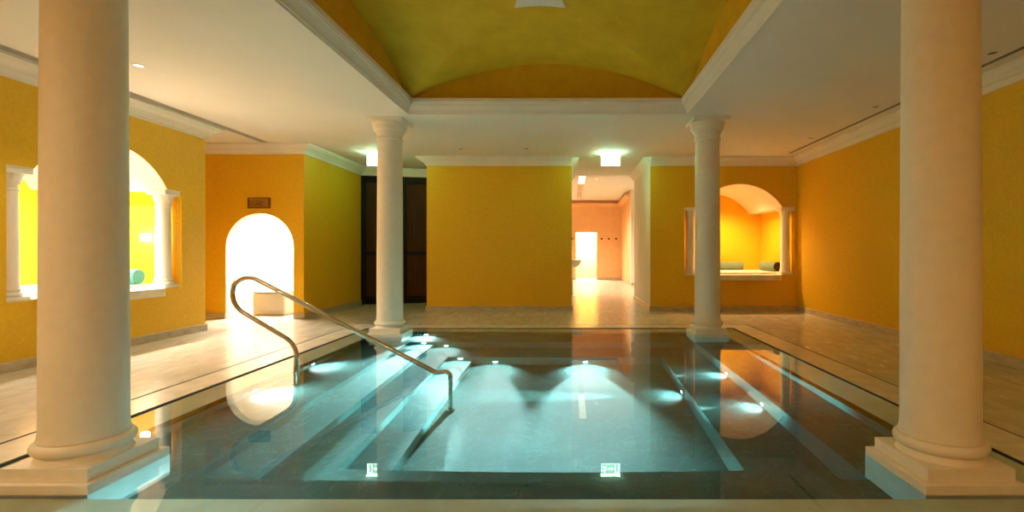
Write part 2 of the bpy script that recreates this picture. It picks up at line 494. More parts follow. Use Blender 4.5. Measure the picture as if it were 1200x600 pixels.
# stone sills lining the niche openings and the shelf in front
def shelf(P, zt, u0, u1, proj, label):
    mb = MB()
    n = 8; r = 0.07; th = 0.115
    pts = [(u0, 0.0)]
    for k in range(n + 1):
        a = PI / 2 * k / n; pts.append((u0 + r - r * math.cos(a), -proj + r - r * math.sin(a)))
    for k in range(n + 1):
        a = PI / 2 * (1 - k / n); pts.append((u1 - r + r * math.cos(a), -proj + r - r * math.sin(a)))
    pts.append((u1, 0.0))
    mb.prism(pts, lambda p: P(p[0], p[1], zt - th), lambda p: P(p[0], p[1], zt))
    bmesh.ops.recalc_face_normals(mb.bm, faces=mb.bm.faces)
    o = mb.build('stone_shelf', M['slab'], smooth=40)
    tag(o, label, 'shelf', 'stone shelves under the arched niches')
    return o
shelf(PR, NRS + 0.012, -0.95, 0.88, 0.16, 'rounded cream stone shelf in front of the amber-lit arched niche by the back wall')
shelf(PL, NLS + 0.012, -0.92, 0.80, 0.13, 'rounded pale stone shelf under the brightly lit arched niche in the long side wall')
for P, z, nm in ((PR, NRS, 'trim_5'), (PL, NLS, 'trim_6')):
    mb = MB()
    a, b = P(-1.235, 0.002, z), P(1.235, WT, z + 0.012)
    mb.box(min(a[0], b[0]), max(a[0], b[0]), min(a[1], b[1]), max(a[1], b[1]), z, z + 0.012)
    struct(mb.build(nm, M['slab']))

# ------------------------------------------------------------------ cornices and baseboards
corn = [(0, H_C), (0.19, H_C), (0.19, H_C - 0.028), (0.175, H_C - 0.036), (0.165, H_C - 0.05), (0.14, H_C - 0.068),
        (0.105, H_C - 0.085), (0.085, H_C - 0.10), (0.078, H_C - 0.115), (0.055, H_C - 0.118), (0.045, H_C - 0.14),
        (0.03, H_C - 0.155), (0.025, H_C - 0.185), (0.0, H_C - 0.19)]
def cornice(nm, path):
    mb = MB(); mb.sweep(path, corn); return struct(mb.build(nm, M['white'], smooth=28))
cL = [(w * 1.02, H_C - (H_C - z) * 1.15) for w, z in corn]
mb = MB(); mb.sweep([(XL, YF), (XL, 8.45), (-8.4, 8.45)], cL); struct(mb.build('trim_7', M['white'], smooth=28))
WD0, WD1 = (-5.26, 12.60), (-3.21, 13.05)
cornice('trim_8', [(-8.4, DY), (-5.26, DY), WD0, WD1])
cornice('trim_9', [(-3.21, 13.05), (-3.21, YB), (0.04, YB)])
cornice('trim_10', [(1.80, YB), (XR, YB), (XR, YF)])
skirt = [(0, 0), (0.022, 0), (0.022, 0.105), (0.016, 0.115), (0, 0.115)]
def skirting(nm, path):
    mb = MB(); mb.sweep(path, skirt); return struct(mb.build(nm, M['skirt']))
skirting('baseboard_left', [(XL, YF), (XL, 8.45), (-8.4, 8.45)])
skirting('baseboard_left_end', [(-8.4, DY), (DX0, DY)])
skirting('baseboard_corridor', [(DX1, DY), (-5.26, DY), (-5.26, 12.60)])
skirting('baseboard_back', [(-3.21, 13.05), (-3.21, YB), (0.04, YB), (0.04, 14.0)])
skirting('baseboard_right', [(1.795, 14.0), (1.795, YB), (XR, YB), (XR, YF)])

# ------------------------------------------------------------------ ceiling with vault
RO = 2.15
x0, x1, y0, y1 = XC - RO, XC + RO, YC - RO, YC + RO
mb = MB()
CZ = H_C + 0.2
mb.box(-8.6, XR + 0.4, YF - 0.3, y0, H_C, CZ); mb.box(-8.6, XR + 0.4, y1, 14.0, H_C, CZ)
mb.box(-8.6, x0, y0, y1, H_C, CZ); mb.box(x1, XR + 0.4, y0, y1, H_C, CZ)
struct(mb.build('ceiling', M['ceil']))
ZS, RISE = 3.62, 0.57
g = seg_arch(RO, RISE)
mb = MB()
n = 40
def vz(x, y): return ZS + max(g(x), g(y))
vv = [[mb.bm.verts.new((XC - RO + 2 * RO * i / n, YC - RO + 2 * RO * j / n, vz(-RO + 2 * RO * i / n, -RO + 2 * RO * j / n))) for j in range(n + 1)] for i in range(n + 1)]
for i in range(n):
    for j in range(n):
        q = [vv[i][j], vv[i + 1][j], vv[i + 1][j + 1], vv[i][j + 1]]
        if i == j: mb.bm.faces.new((q[0], q[1], q[2])); mb.bm.faces.new((q[0], q[2], q[3]))
        elif i + j == n - 1: mb.bm.faces.new((q[0], q[1], q[3])); mb.bm.faces.new((q[1], q[2], q[3]))
        else: mb.bm.faces.new(q)
bmesh.ops.recalc_face_normals(mb.bm, faces=mb.bm.faces)
# lunettes: thick end walls under the arches
for k in range(4):
    for i in range(n):
        a, b = -RO + 2 * RO * i / n, -RO + 2 * RO * (i + 1) / n
        for s0, s1 in ((0.0, 0.08),):
            def T(u, d, z):
                return {0: (XC + u, YC + RO + d, z), 1: (XC + u, YC - RO - d, z), 2: (XC - RO - d, YC + u, z), 3: (XC + RO + d, YC + u, z)}[k]
            mb.poly([T(a, 0, H_C + 0.15), T(b, 0, H_C + 0.15), T(b, 0, ZS + g(b)), T(a, 0, ZS + g(a))])
o = mb.build('ceiling_vault', M['vault'], smooth=20)
struct(o)
mb = MB()
mold = [(-0.012, H_C), (0.0, H_C - 0.012), (0.014, H_C - 0.012), (0.018, H_C + 0.01), (0.03, H_C + 0.018), (0.034, H_C + 0.04),
        (0.05, H_C + 0.07), (0.068, H_C + 0.09), (0.072, H_C + 0.10), (0.082, H_C + 0.103), (0.086, H_C + 0.115), (0.10, H_C + 0.12),
        (0.105, H_C + 0.135), (0.118, H_C + 0.15), (0.122, H_C + 0.2), (0.112, H_C + 0.21), (-0.012, H_C + 0.21)]
mb.sweep([(x0, y0), (x0, y1), (x1, y1), (x1, y0)], mold, closed=True)
struct(mb.build('trim_11', M['white'], smooth=28))
# pale panel with curved-in sides at the crown
mb = MB()
pp = []
hs = 0.30
cr = [(-hs, -hs), (hs, -hs), (hs, hs), (-hs, hs)]
for k in range(4):
    a, b = Vector(cr[k]), Vector(cr[(k + 1) % 4])
    nrm = Vector((-(b - a).y, (b - a).x)).normalized()
    for i in range(10):
        t = i / 10
        p = a.lerp(b, t) + nrm * 0.05 * math.sin(PI * t)
        pp.append((p.x, p.y))
mb.prism(pp, lambda p: (XC + p[0], YC + p[1], ZS + RISE - 0.035), lambda p: (XC + p[0], YC + p[1], ZS + RISE + 0.02))
o = mb.build('vault_panel', M['white'])
tag(o, 'small pale square panel with curved-in sides at the crown of the golden vault', 'panel')

# ------------------------------------------------------------------ hall beyond the passage
HZ = 3.80
mb = MB(); mb.box(-2.5, 4.0, 14.0, 24.3, HZ, HZ + 0.2); mb.box(-2.5, 4.0, 13.98, 14.0, H_C + 0.2, HZ + 0.2)
struct(mb.build('ceiling_hall', M['ceil']))
HD0, HD1, HDZ = 0.29, 1.27, 2.28
wall('wall_hall_back', M['peach'], (-2.5, 24.0, 0), (1, 0, 0), (0, 1, 0), 4.95, HZ, 0.2, [(HD0 + 2.5, HD1 + 2.5, 0.0, lambda u: HDZ, [])])
mb = MB(); mb.box(2.43, 2.65, 20.2, 24.0, 0, HZ); struct(mb.build('wall_hall_right', M['peach']))
mb = MB(); mb.box(2.42, 4.0, 19.9, 20.2, 0, HZ); mb.box(3.8, 4.0, 14.0, 20.0, 0, HZ); mb.box(2.05, 4.0, 13.8, 14.0, 0, HZ); struct(mb.build('wall_hall_pier', M['white']))
mb = MB(); mb.box(-2.7, -2.5, 13.9, 24.2, 0, HZ); struct(mb.build('wall_hall_left', M['peach']))
mb = MB(); mb.sweep([(-2.5, 24.0), (2.43, 24.0), (2.43, 20.2)], [(w, z - H_C + HZ - 0.13) for w, z in corn]); mb.box(-2.5, 2.43, 23.99, 24.0, HZ - 0.14, HZ); struct(mb.build('trim_12', M['peach'], smooth=28))
skirting('baseboard_hall_right', [(HD1 + 0.02, 24.0), (2.43, 24.0), (2.43, 20.2)])
skirting('baseboard_hall_left', [(-2.5, 24.0), (HD0 - 0.02, 24.0)])
skirting('baseboard_hall_pier', [(2.42, 19.9), (4.0, 19.9)])
# yellow lit shower room behind the hall door
mb = MB(); mb.box(-0.2, 1.8, 25.8, 26.0, 0, 2.6); mb.box(-0.3, -0.2, 24.2, 26.0, 0, 2.6); mb.box(1.8, 1.9, 24.2, 26.0, 0, 2.6)
M['shower'] = mottled('pale_yellow_plaster', (0.76, 0.56, 0.12), (0.82, 0.64, 0.20), scale=5, rough=0.5)
struct(mb.build('wall_shower', M['shower']))
mb = MB(); mb.box(-0.3, 1.9, 24.2, 26.0, 2.6, 2.7); struct(mb.build('ceiling_shower', M['white']))
# vestibule behind the arched doorway (white room)
mb = MB(); mb.box(-8.4, -5.44, 12.7, 12.9, 0, 2.9); mb.box(-8.4, -8.3, DY + 0.18, 12.8, 0, 2.9); mb.box(-5.46, -5.44, DY + 0.18, 12.7, 0, 2.9)
struct(mb.build('wall_vestibule', M['white']))
mb = MB(); mb.box(-8.4, -5.44, DY + 0.18, 12.9, 2.9, 3.0); struct(mb.build('ceiling_vestibule', M['white']))
mb = MB(); mb.sweep([(-8.3, 12.7), (-5.46, 12.7), (-5.46, DY + 0.2)], skirt); struct(mb.build('baseboard_vestibule', M['skirt']))

# ------------------------------------------------------------------ dark wood doors
A, B = Vector((*WD0, 0)), Vector((*WD1, 0))
du = (B - A).normalized(); dn = Vector((-du.y, du.x, 0)); LW = (B - A).length
Pd = lambda u, d, z: tuple(A + du * u + dn * d + Vector((0, 0, z)))
def dbox(mb, u0, u1, d0, d1, z0, z1):
    mb.hexa([Pd(u0, d0, z0), Pd(u1, d0, z0), Pd(u1, d1, z0), Pd(u0, d1, z0), Pd(u0, d0, z1), Pd(u1, d0, z1), Pd(u1, d1, z1), Pd(u0, d1, z1)])
door = struct(empty('door_1'))
tag(door)
ZT = H_C - 0.19
mb = MB(); dbox(mb, -0.05, LW + 0.1, 0.09, 0.25, 0, H_C); struct(mb.build('wall_wood', M['woodframe']))
mb = MB(); dbox(mb, 0, LW, 0.0, 0.09, ZT - 0.16, ZT + 0.02); dbox(mb, 0, 0.07, 0, 0.09, 0, ZT - 0.16); dbox(mb, LW - 0.07, LW, 0, 0.09, 0, ZT - 0.16)
mb.build('door_frame', M['woodframe'], door)
for k in range(2):
    ua = 0.07 + k * (LW - 0.14) / 2; ub = ua + (LW - 0.14) / 2 - 0.006
    mb = MB()
    dbox(mb, ua, ub, 0.03, 0.088, 0.01, 0.20)
    dbox(mb, ua, ub, 0.03, 0.088, 1.24, 1.34)
    dbox(mb, ua, ua + 0.05, 0.03, 0.088, 0.20, ZT - 0.17); dbox(mb, ub - 0.05, ub, 0.03, 0.088, 0.20, ZT - 0.17)
    leaf = mb.build('door_leaf', M['woodframe'], door)
    mb = MB(); dbox(mb, ua + 0.05, ub - 0.05, 0.045, 0.08, 0.20, 1.24); mb.build('door_panel', M['wood'], leaf)
    mb = MB(); dbox(mb, ua + 0.05, ub - 0.05, 0.045, 0.08, 1.34, ZT - 0.17); mb.build('door_panel', M['wood'], leaf)

# ------------------------------------------------------------------ columns
def torus_prof(R, r, zc, n=10, a0=-90, a1=90):
    return [(R + r * math.cos(math.radians(a0 + (a1 - a0) * k / n)), zc + r * math.sin(math.radians(a0 + (a1 - a0) * k / n))) for k in range(n + 1)]

def make_column():
    c = empty('column')
    mb = MB(); mb.box(-0.281, 0.281, -0.281, 0.281, -0.41, -0.018); mb.build('pier', M['tile'], c)
    mb = MB(); mb.bbox(-0.281, 0.281, -0.281, 0.281, -0.018, 0.040, 0.004); mb.bbox(-0.243, 0.243, -0.243, 0.243, 0.040, 0.114, 0.004); mb.build('plinth', M['column'], c)
    prof = [(0.226, 0.114), (0.222, 0.122), (0.214, 0.135), (0.208, 0.148), (0.206, 0.152)]
    prof += torus_prof(0.206, 0.034, 0.187, 12) + [(0.212, 0.224), (0.2105, 0.236)]
    mb = MB(); mb.lathe(prof, 72); mb.build('base', M['column'], c, smooth=35)
    prof = [(0.2105, 0.236), (0.206, 0.252), (0.2035, 0.28), (0.2025, 0.34)]
    for k in range(1, 13):
        t = k / 12; prof.append((0.2025 - 0.0115 * t ** 1.5, 0.34 + (3.10 - 0.34) * t))
    mb = MB(); mb.lathe(prof, 72); mb.build('shaft', M['column'], c, smooth=35)
    prof = [(0.191, 3.10)] + torus_prof(0.191, 0.021, 3.123, 8) + [(0.196, 3.146), (0.194, 3.18), (0.198, 3.195), (0.206, 3.20), (0.207, 3.218), (0.216, 3.224), (0.218, 3.238)]
    for k in range(9):
        a = PI / 2 * k / 8; prof.append((0.222 + 0.03 * math.sin(a), 3.245 + 0.05 * (1 - math.cos(a))))
    prof += [(0.258, 3.31), (0.259, 3.325)]
    for k in range(7):
        a = PI / 2 * k / 6; prof.append((0.259 + 0.014 * math.sin(a), 3.33 + 0.045 * (1 - math.cos(a)) * 1.0))
    prof += [(0.273, 3.385)]
    mb = MB(); mb.lathe(prof, 72); mb.build('capital', M['column'], c, smooth=35)
    mb = MB(); mb.bbox(-0.285, 0.285, -0.285, 0.285, 3.385, H_C, 0.004); mb.build('abacus', M['column'], c)
    return c
col0 = make_column()
specs = [(-1, -1, 'large cream column at the near pool corner on the handrail side'),
         (1, -1, 'large cream column at the near pool corner opposite the handrail side'),
         (-1, 1, 'cream column at the far pool corner in front of the dark wood doors'),
         (1, 1, 'cream column at the far pool corner in front of the amber-lit niche')]
for i, (sx, sy, lb) in enumerate(specs):
    c = col0 if i == 0 else copy_tree(col0)
    c.location = (XC + sx * CS, 3.01 if sy < 0 else YC + CS, 0)
    tag(c, lb, 'column', 'four columns at the pool corners', 'thing')

def make_small_column(h):
    c = empty('niche_column')
    mb = MB(); mb.bbox(-0.135, 0.135, -0.135, 0.135, 0, 0.035, 0.003); mb.build('plinth', M['white'], c)
    mb = MB(); mb.lathe([(0.118, 0.035)] + torus_prof(0.108, 0.024, 0.06, 8) + [(0.113, 0.09), (0.11, 0.10)] + torus_prof(0.108, 0.012, 0.115, 6) + [(0.108, 0.14)], 40); mb.build('base', M['white'], c, smooth=35)
    mb = MB(); mb.lathe([(0.108, 0.14), (0.104, 0.17), (0.103, 0.4), (0.095, h - 0.27)], 40); mb.build('shaft', M['white'], c, smooth=35)
    mb = MB(); mb.lathe([(0.095, h - 0.27)] + torus_prof(0.095, 0.012, h - 0.255, 6) + [(0.097, h - 0.24), (0.097, h - 0.2), (0.106, h - 0.195), (0.108, h - 0.17), (0.118, h - 0.165), (0.124, h - 0.12), (0.135, h - 0.09), (0.138, h - 0.075)], 40); mb.build('capital', M['white'], c, smooth=35)
    mb = MB(); mb.bbox(-0.148, 0.148, -0.148, 0.148, h - 0.075, h, 0.004); mb.build('abacus', M['white'], c)
    return c
for P, sill, spring, labs in (
    (PL, NLS, NLZ, ('small white column in the brightly lit side-wall niche, at its end nearer the viewer',
                    'small white column in the brightly lit side-wall niche, at its end nearer the white doorway')),
    (PR, NRS, NRZ, ('small column of the amber-lit niche mostly hidden behind the far cream pool column',
                    'small column of the amber-lit niche standing in the corner beside the shade-coloured bolster end'))):
    proto = make_small_column(spring - sill - 0.012)
    for k, (u, lb) in enumerate(((-1.085, labs[0]), (1.085, labs[1]))):
        c = proto if k == 0 else copy_tree(proto)
        c.location = P(u, 0.17, sill + 0.012)
        tag(c, lb, 'column', 'small columns in the niche openings', 'thing')

# ------------------------------------------------------------------ niche furnishing
def mattress(P, sill, label, group=None):
    a, b = P(-1.20, WT + 0.06, sill), P(1.20, WT + 1.70, sill)
    mb = MB(); mb.bbox(min(a[0], b[0]), max(a[0], b[0]), min(a[1], b[1]), max(a[1], b[1]), sill, sill + 0.055, 0.02, 3)
    o = mb.build('seat_cushion', M['cushion'], smooth=40)
    return tag(o, label, 'cushion', 'thin seat cushions in the niches')
mattress(PL, NLS, 'thin white seat cushion on the bench of the brightly lit side-wall niche')
mattress(PR, NRS, 'thin white seat cushion on the bench of the amber-lit niche')

def bolster(loc, rz, L, r, mat, label, endmat=None):
    b = empty('bolster', (loc[0], loc[1], loc[2] + 0.004), rz)
    prof = [(0.0, -L / 2), (r * 0.55, -L / 2), (r * 0.86, -L / 2 + 0.004), (r * 0.96, -L / 2 + 0.016), (r, -L / 2 + 0.035),
            (r * 1.01, 0), (r, L / 2 - 0.035), (r * 0.96, L / 2 - 0.016), (r * 0.86, L / 2 - 0.004)]
    prof_c = [p for p in prof if p[0] > 0.8 * r]
    mb = MB(); mb.lathe(prof_c, 40, axis='X', at=(0, 0, r)); mb.build('cover', mat, b, smooth=60)
    for s in (-1, 1):
        mb = MB(); pts = [(s * (L / 2 - 0.006), 0.93 * r * math.cos(t * 2 * PI / 40), r + 0.93 * r * math.sin(t * 2 * PI / 40)) for t in range(41)]
        mb.tube(pts, 0.006, 8); mb.build('piping', mat, b, smooth=60)
        mb = MB(); mb.lathe([(0.0, s * (L / 2 + 0.003)), (r * 0.5, s * (L / 2 + 0.002)), (r * 0.88, s * (L / 2 - 0.004))], 40, axis='X', at=(0, 0, r), caps=False)
        e = mb.build('end_panel', endmat or mat, b, smooth=60)
        if endmat: e['label'] = 'end panel coloured dark for shade'
    return tag(b, label, 'bolster', 'bolster cushions in the niches')
zR = NRS + 0.055
bolster((PR(0.30, 0, 0)[0], YB + WT + 1.52, zR), 0, 0.80, 0.105, M['green'], 'green bolster lying along the back wall of the amber-lit niche')
bolster((PR(1.075, 0, 0)[0], YB + 1.0, zR), math.radians(96), 0.74, 0.115, M['green'], 'green bolster with shade painted on its ends, beside the corner column of the amber-lit niche', M['shaded_end'])
bolster((-6.95, NLY + 0.96, NLS + 0.055), 0.0, 0.72, 0.115, M['teal'], 'teal bolster on the cushion of the brightly lit side-wall niche')
# small white wall lamp in the side niche
wl = empty('wall_lamp', (XL - 0.56, NLY + 1.27, 1.55), -PI / 2)
mb = MB(); mb.bbox(0.0, 0.02, -0.06, 0.06, -0.06, 0.06, 0.006); mb.build('back_plate', M['ceramic'], wl)
mb = MB(); mb.bbox(0.02, 0.10, -0.05, 0.05, -0.05, 0.05, 0.02, 3); mb.build('lamp_shade', emit('lamp_glass', (1, 0.95, 0.86), 70.0), wl)
tag(wl, 'small white block-shaped wall lamp on the end wall inside the brightly lit niche', 'lamp')

# ------------------------------------------------------------------ handrail
hr = empty('handrail', (-2.985, 5.41, 0))
def bez(p0, p1, p2, n=12):
    return [tuple((1 - t) ** 2 * a + 2 * t * (1 - t) * b + t * t * c for a, b, c in zip(p0, p1, p2)) for t in [k / n for k in range(n + 1)]]
def arc_fillet(pts, rads, n=12):
    P = [Vector(p) for p in pts]; out = [P[0]]
    for i in range(1, len(P) - 1):
        a, b, c = P[i - 1], P[i], P[i + 1]
        d0, d1 = (a - b).normalized(), (c - b).normalized()
        ang = d0.angle(d1); r = rads[i - 1]
        t = r / math.tan(ang / 2)
        bis = (d0 + d1).normalized(); ctr = b + bis * (r / math.sin(ang / 2))
        s = b + d0 * t - ctr; e = b + d1 * t - ctr
        tot = s.angle(e); ax = s.cross(e).normalized()
        for k in range(n + 1):
            out.append(ctr + Matrix.Rotation(tot * k / n, 3, ax) @ s)
    out.append(P[-1]); return out
K = 5.41 / 587
px = lambda x, y: Vector(((x - 668) * K + 2.985, 0, 1.31 - (y - 296) * K))
P0, P1, P2, P3 = px(348, 460), px(348, 404), px(262, 352.5), px(284, 319)
P4, P5, P6 = px(506, 434), px(528, 437), px(528.5, 560)
P0.z = -0.40; P6.z = -1.20; P6.x = P5.x
path = arc_fillet([P0, P1, P2, P3, P4 + (P4 - P3).normalized() * 0.06, P5 + Vector((0, 0, 0.02)), P6], [0.26, 0.24, 0.20, 0.08, 0.06], 14)
mb = MB(); mb.tube(path, 0.0245, 18); mb.build('rail', M['steel'], hr, smooth=60)
for p in (P0, P6):
    mb = MB(); mb.lathe([(0.05, p.z), (0.05, p.z + 0.006), (0.044, p.z + 0.012), (0.03, p.z + 0.014), (0.03, p.z + 0.03), (0.0247, p.z + 0.032)], 28, at=(p.x, 0, 0)); mb.build('flange', M['steel'], hr, smooth=35)
tag(hr, 'curved polished steel handrail leading down the steps into the pool', 'handrail', None, 'thing')

# ------------------------------------------------------------------ exit signs
M['sign_white'] = emit('sign_white_light', (0.85, 1.0, 0.92), 8.0)
M['sign_tube'] = emit('sign_tube_light', (0.40, 1.0, 0.48), 110.0)
M['sign_green'] = emit('sign_green_light', (0.34, 1.0, 0.55), 2.5)
M['sign_body'] = plain('sign_housing', (0.7, 0.72, 0.70), 0.4)
def exit_sign(loc, mirror, label):
    s = empty('exit_sign', loc)
    W, Hh = 0.40, 0.225
    mb = MB(); mb.bbox(-W / 2, W / 2, -0.03, 0.03, -0.035, 0.0, 0.004); mb.build('housing', M['sign_tube'], s)
    mb = MB(); mb.bbox(-W / 2, W / 2, -0.012, 0.012, -0.035 - Hh, -0.035, 0.003); mb.build('panel', M['sign_green'], s)
    k = -1 if mirror else 1
    zc = -0.035 - Hh / 2
    fl = lambda pts, off=-0.0135: (lambda q: (q[0] * k, off, zc + q[1]))
    mb = MB()
    def shape(pts):
        mb.prism(pts, lambda q: (q[0] * k, -0.012, zc + q[1]), lambda q: (q[0] * k, -0.0145, zc + q[1]))
    b = 0.012
    hw, hh = W / 2, Hh / 2
    for r in ((-hw, hw, hh - b, hh), (-hw, hw, -hh, -hh + b), (-hw, -hw + b, -hh + b, hh - b), (hw - b, hw, -hh + b, hh - b)):
        shape([(r[0], r[2]), (r[1], r[2]), (r[1], r[3]), (r[0], r[3])])
    mb.build('border', M['sign_white'], s)
    mb = MB()
    # running figure
    shape([(-0.118 + 0.017 * math.cos(a * PI / 8), 0.068 + 0.017 * math.sin(a * PI / 8)) for a in range(16)])
    shape([(-0.142, 0.048), (-0.110, 0.046), (-0.112, -0.008), (-0.138, -0.002)])
    shape([(-0.112, 0.044), (-0.085, 0.018), (-0.062, 0.026), (-0.060, 0.014), (-0.090, 0.002), (-0.114, 0.024)])
    shape([(-0.138, 0.046), (-0.170, 0.034), (-0.176, 0.002), (-0.163, 0.000), (-0.158, 0.024), (-0.136, 0.030)])
    shape([(-0.128, 0.000), (-0.112, -0.006), (-0.088, -0.034), (-0.094, -0.074), (-0.108, -0.074), (-0.106, -0.038), (-0.132, -0.016)])
    shape([(-0.138, 0.000), (-0.120, -0.004), (-0.136, -0.046), (-0.176, -0.056), (-0.178, -0.042), (-0.148, -0.036)])
    mb.build('running_figure', M['sign_white'], s)
    mb = MB()
    shape([(-0.045, 0.012), (0.015, 0.012), (0.015, 0.045), (0.065, 0.0), (0.015, -0.045), (0.015, -0.012), (-0.045, -0.012)])
    mb.build('arrow', M['sign_white'], s)
    mb = MB()
    shape([(0.09, -0.085), (0.106, -0.085), (0.106, 0.085), (0.09, 0.085)]); shape([(0.158, -0.085), (0.174, -0.085), (0.174, 0.085), (0.158, 0.085)])
    shape([(0.106, 0.07), (0.158, 0.07), (0.158, 0.085), (0.106, 0.085)])
    mb.build('door_symbol', M['sign_white'], s)
    mb = MB(); mb.bbox(-0.12, 0.12, -0.045, 0.045, 0.0, 0.012, 0.003); mb.build('mounting_plate', M['sign_body'], s)
    return tag(s, label, 'sign', 'lit exit signs under the ceiling', 'thing')
SY = 10.70
exit_sign(((715.5 - 668) / 587 * SY, SY, H_C - 0.012), False, 'glowing exit sign hanging above the open white passage')
exit_sign(((441.5 - 668) / 587 * SY, SY, H_C - 0.012), True, 'glowing exit sign half hidden behind the column before the dark wood doors')

# ------------------------------------------------------------------ plaque, basket, basin, hooks
kd = 9.9 / 587
pz = lambda x, y: ((x - 668) * kd, 1.31 - (y - 296) * kd)
cx, cz = pz(304.5, 238)
pl = empty('wooden_plaque', (cx, DY, cz))
mb = MB(); mb.bbox(-0.215, 0.215, -0.028, 0.0, -0.105, 0.105, 0.004); mb.build('board', M['plaque'], pl)
mb = MB()
for r in ((-0.215, 0.215, 0.088, 0.105), (-0.215, 0.215, -0.105, -0.088), (-0.215, -0.198, -0.088, 0.088), (0.190, 0.215, -0.088, 0.088)):
    mb.bbox(r[0], r[1], -0.042, -0.027, r[2], r[3], 0.003)
mb.build('frame', M['plaqueframe'], pl)
mb = MB()
for s in (-1, 1):
    mb.tube([(s * 0.005 + s * t * 0.075, -0.034, 0.03 - 0.012 * math.sin(t * PI)) for t in [k / 8 for k in range(9)]], 0.009, 8)
    mb.tube([(s * t * 0.07, -0.034, -0.048 + 0.03 * (1 - t)) for t in [k / 8 for k in range(9)]], 0.009, 8)
mb.build('carving', M['plaqueframe'], pl, smooth=60)
tag(pl, 'small carved brown wooden plaque on the yellow wall above the white arched doorway', 'plaque', None, 'thing')

bk = empty('wicker_basket', (-6.25, 10.62, 0), math.radians(0))
mb = MB(); mb.bbox(-0.335, 0.335, -0.24, 0.24, 0.012, 0.47, 0.03, 3); mb.build('body', M['wicker'], bk, smooth=40)
mb = MB(); mb.bbox(-0.345, 0.345, -0.25, 0.25, 0.472, 0.50, 0.012, 3); mb.build('lid', M['wicker'], bk, smooth=40)
mb = MB(); mb.bbox(-0.325, 0.325, -0.23, 0.23, 0.0, 0.012, 0.004); mb.build('base_rim', M['wicker'], bk)
tag(bk, 'white woven wicker basket on the floor inside the bright arched doorway', 'basket')

# wall basin in the passage: bowl on the left side of the hall
wb = empty('wall_basin', (0.04, 14.9, 0))
mb = MB(); prof = [(0.03, 0.86)]
for k in range(11):
    a = PI / 2 * k / 10; prof.append((0.05 + 0.25 * math.sin(a), 0.86 + 0.22 * (1 - math.cos(a)) ** 1.0))
prof += [(0.305, 1.09), (0.285, 1.095), (0.24, 1.02), (0.12, 0.94), (0.0, 0.92)]
mb.lathe(prof, 40); mb.build('bowl', M['ceramic'], wb, smooth=50)
mb = MB(); mb.lathe([(0.10, 0.0), (0.10, 0.02), (0.055, 0.05), (0.045, 0.5), (0.05, 0.84), (0.05, 0.87)], 32); mb.build('pedestal', M['ceramic'], wb, smooth=40)
tag(wb, 'white ceramic bowl basin seen at the edge of the passage wall', 'basin')

for x, lb in ((670.5, 'small dark coat hook on the peach wall beside the lit yellow door'),
              (705, 'small dark coat hook on the peach hall wall, just past the lit yellow door'),
              (713.5, 'small dark coat hook on the peach hall wall, middle of three'),
              (722, 'small dark coat hook on the peach hall wall, in the corner, last of three')):
    X = (x - 668) / 587 * 24.0
    hk = empty('wall_hook', (X, 24.0, 1.97))
    mb = MB(); mb.lathe([(0.05, 0.0), (0.05, -0.012), (0.02, -0.016)], 20, axis='Y'); mb.build('rosette', M['metaldark'], hk, smooth=40)
    mb = MB(); mb.tube([(0, -0.01, 0.0), (0, -0.06, -0.01), (0, -0.09, 0.0), (0, -0.10, 0.04)], 0.016, 8); mb.build('prong', M['metaldark'], hk, smooth=60)
    tag(hk, lb, 'hook', 'coat hooks on the hall wall')

# ------------------------------------------------------------------ ceiling vents, slots, downlights
def linear_vent(xc, ya, yb, w, n, label, z=H_C, back=None):
    v = empty('ceiling_vent', (xc, ya, z))
    mb = MB(); mb.box(-w / 2, w / 2, 0, yb - ya, -0.003, 0.0); mb.build('slot_backing', back or M['dark'], v)
    for k in range(n + 1):
        x = -w / 2 + w * k / n
        mb = MB(); mb.box(x - 0.006, x + 0.006, 0, yb - ya, -0.008, -0.003); mb.build('slat', M['white'], v)
    return tag(v, label, 'vent', 'linear air vents in the ceiling')
linear_vent(XL + 0.265, YF + 0.3, 9.68, 0.13, 3, 'long slotted air vent in the ceiling along the wall with the bright niche')
linear_vent(XR - 0.40, YF + 0.3, 10.75, 0.085, 1, 'long narrow air vent in the ceiling along the plain dark yellow wall', H_C, M['ventgrey'])

def downlight(x, y, mat, label, r=0.045, z=H_C):
    d = empty('downlight', (x, y, z))
    mb = MB(); mb.lathe([(r, 0.0), (r, -0.006), (r * 1.35, -0.008), (r * 1.55, -0.004), (r * 1.55, 0.0)], 28, caps=False); mb.build('rim', M['white'], d, smooth=40)
    mb = MB(); mb.lathe([(0.0001, -0.003), (r * 0.98, -0.003)], 28, caps=False); mb.build('lens', mat, d)
    return tag(d, label, 'downlight', 'small recessed spots in the ceilings')
M['off'] = plain('unlit_lens', (0.02, 0.017, 0.012), 0.3)
pc = lambda x, y: ((x - 668) / 587 * ((H_C - 1.31) * 587 / (296 - y)), (H_C - 1.31) * 587 / (296 - y))
for (x, y), lb in (((1163, 62), 'unlit recessed spot in the dark ceiling behind the near pool column'),
                   ((1026, 125), 'unlit recessed spot in the dark ceiling beside the narrow vent, near the pool column'),
                   ((950, 162), 'unlit recessed spot in the dark ceiling close to the corner above the amber-lit niche'),
                   ((540, 174.5), 'tiny unlit spot in the ceiling before the plain yellow wall, on the handrail side'),
                   ((617, 174), 'tiny unlit spot in the ceiling before the plain yellow wall, nearer the passage')):
    downlight(*pc(x, y), M['off'], lb)

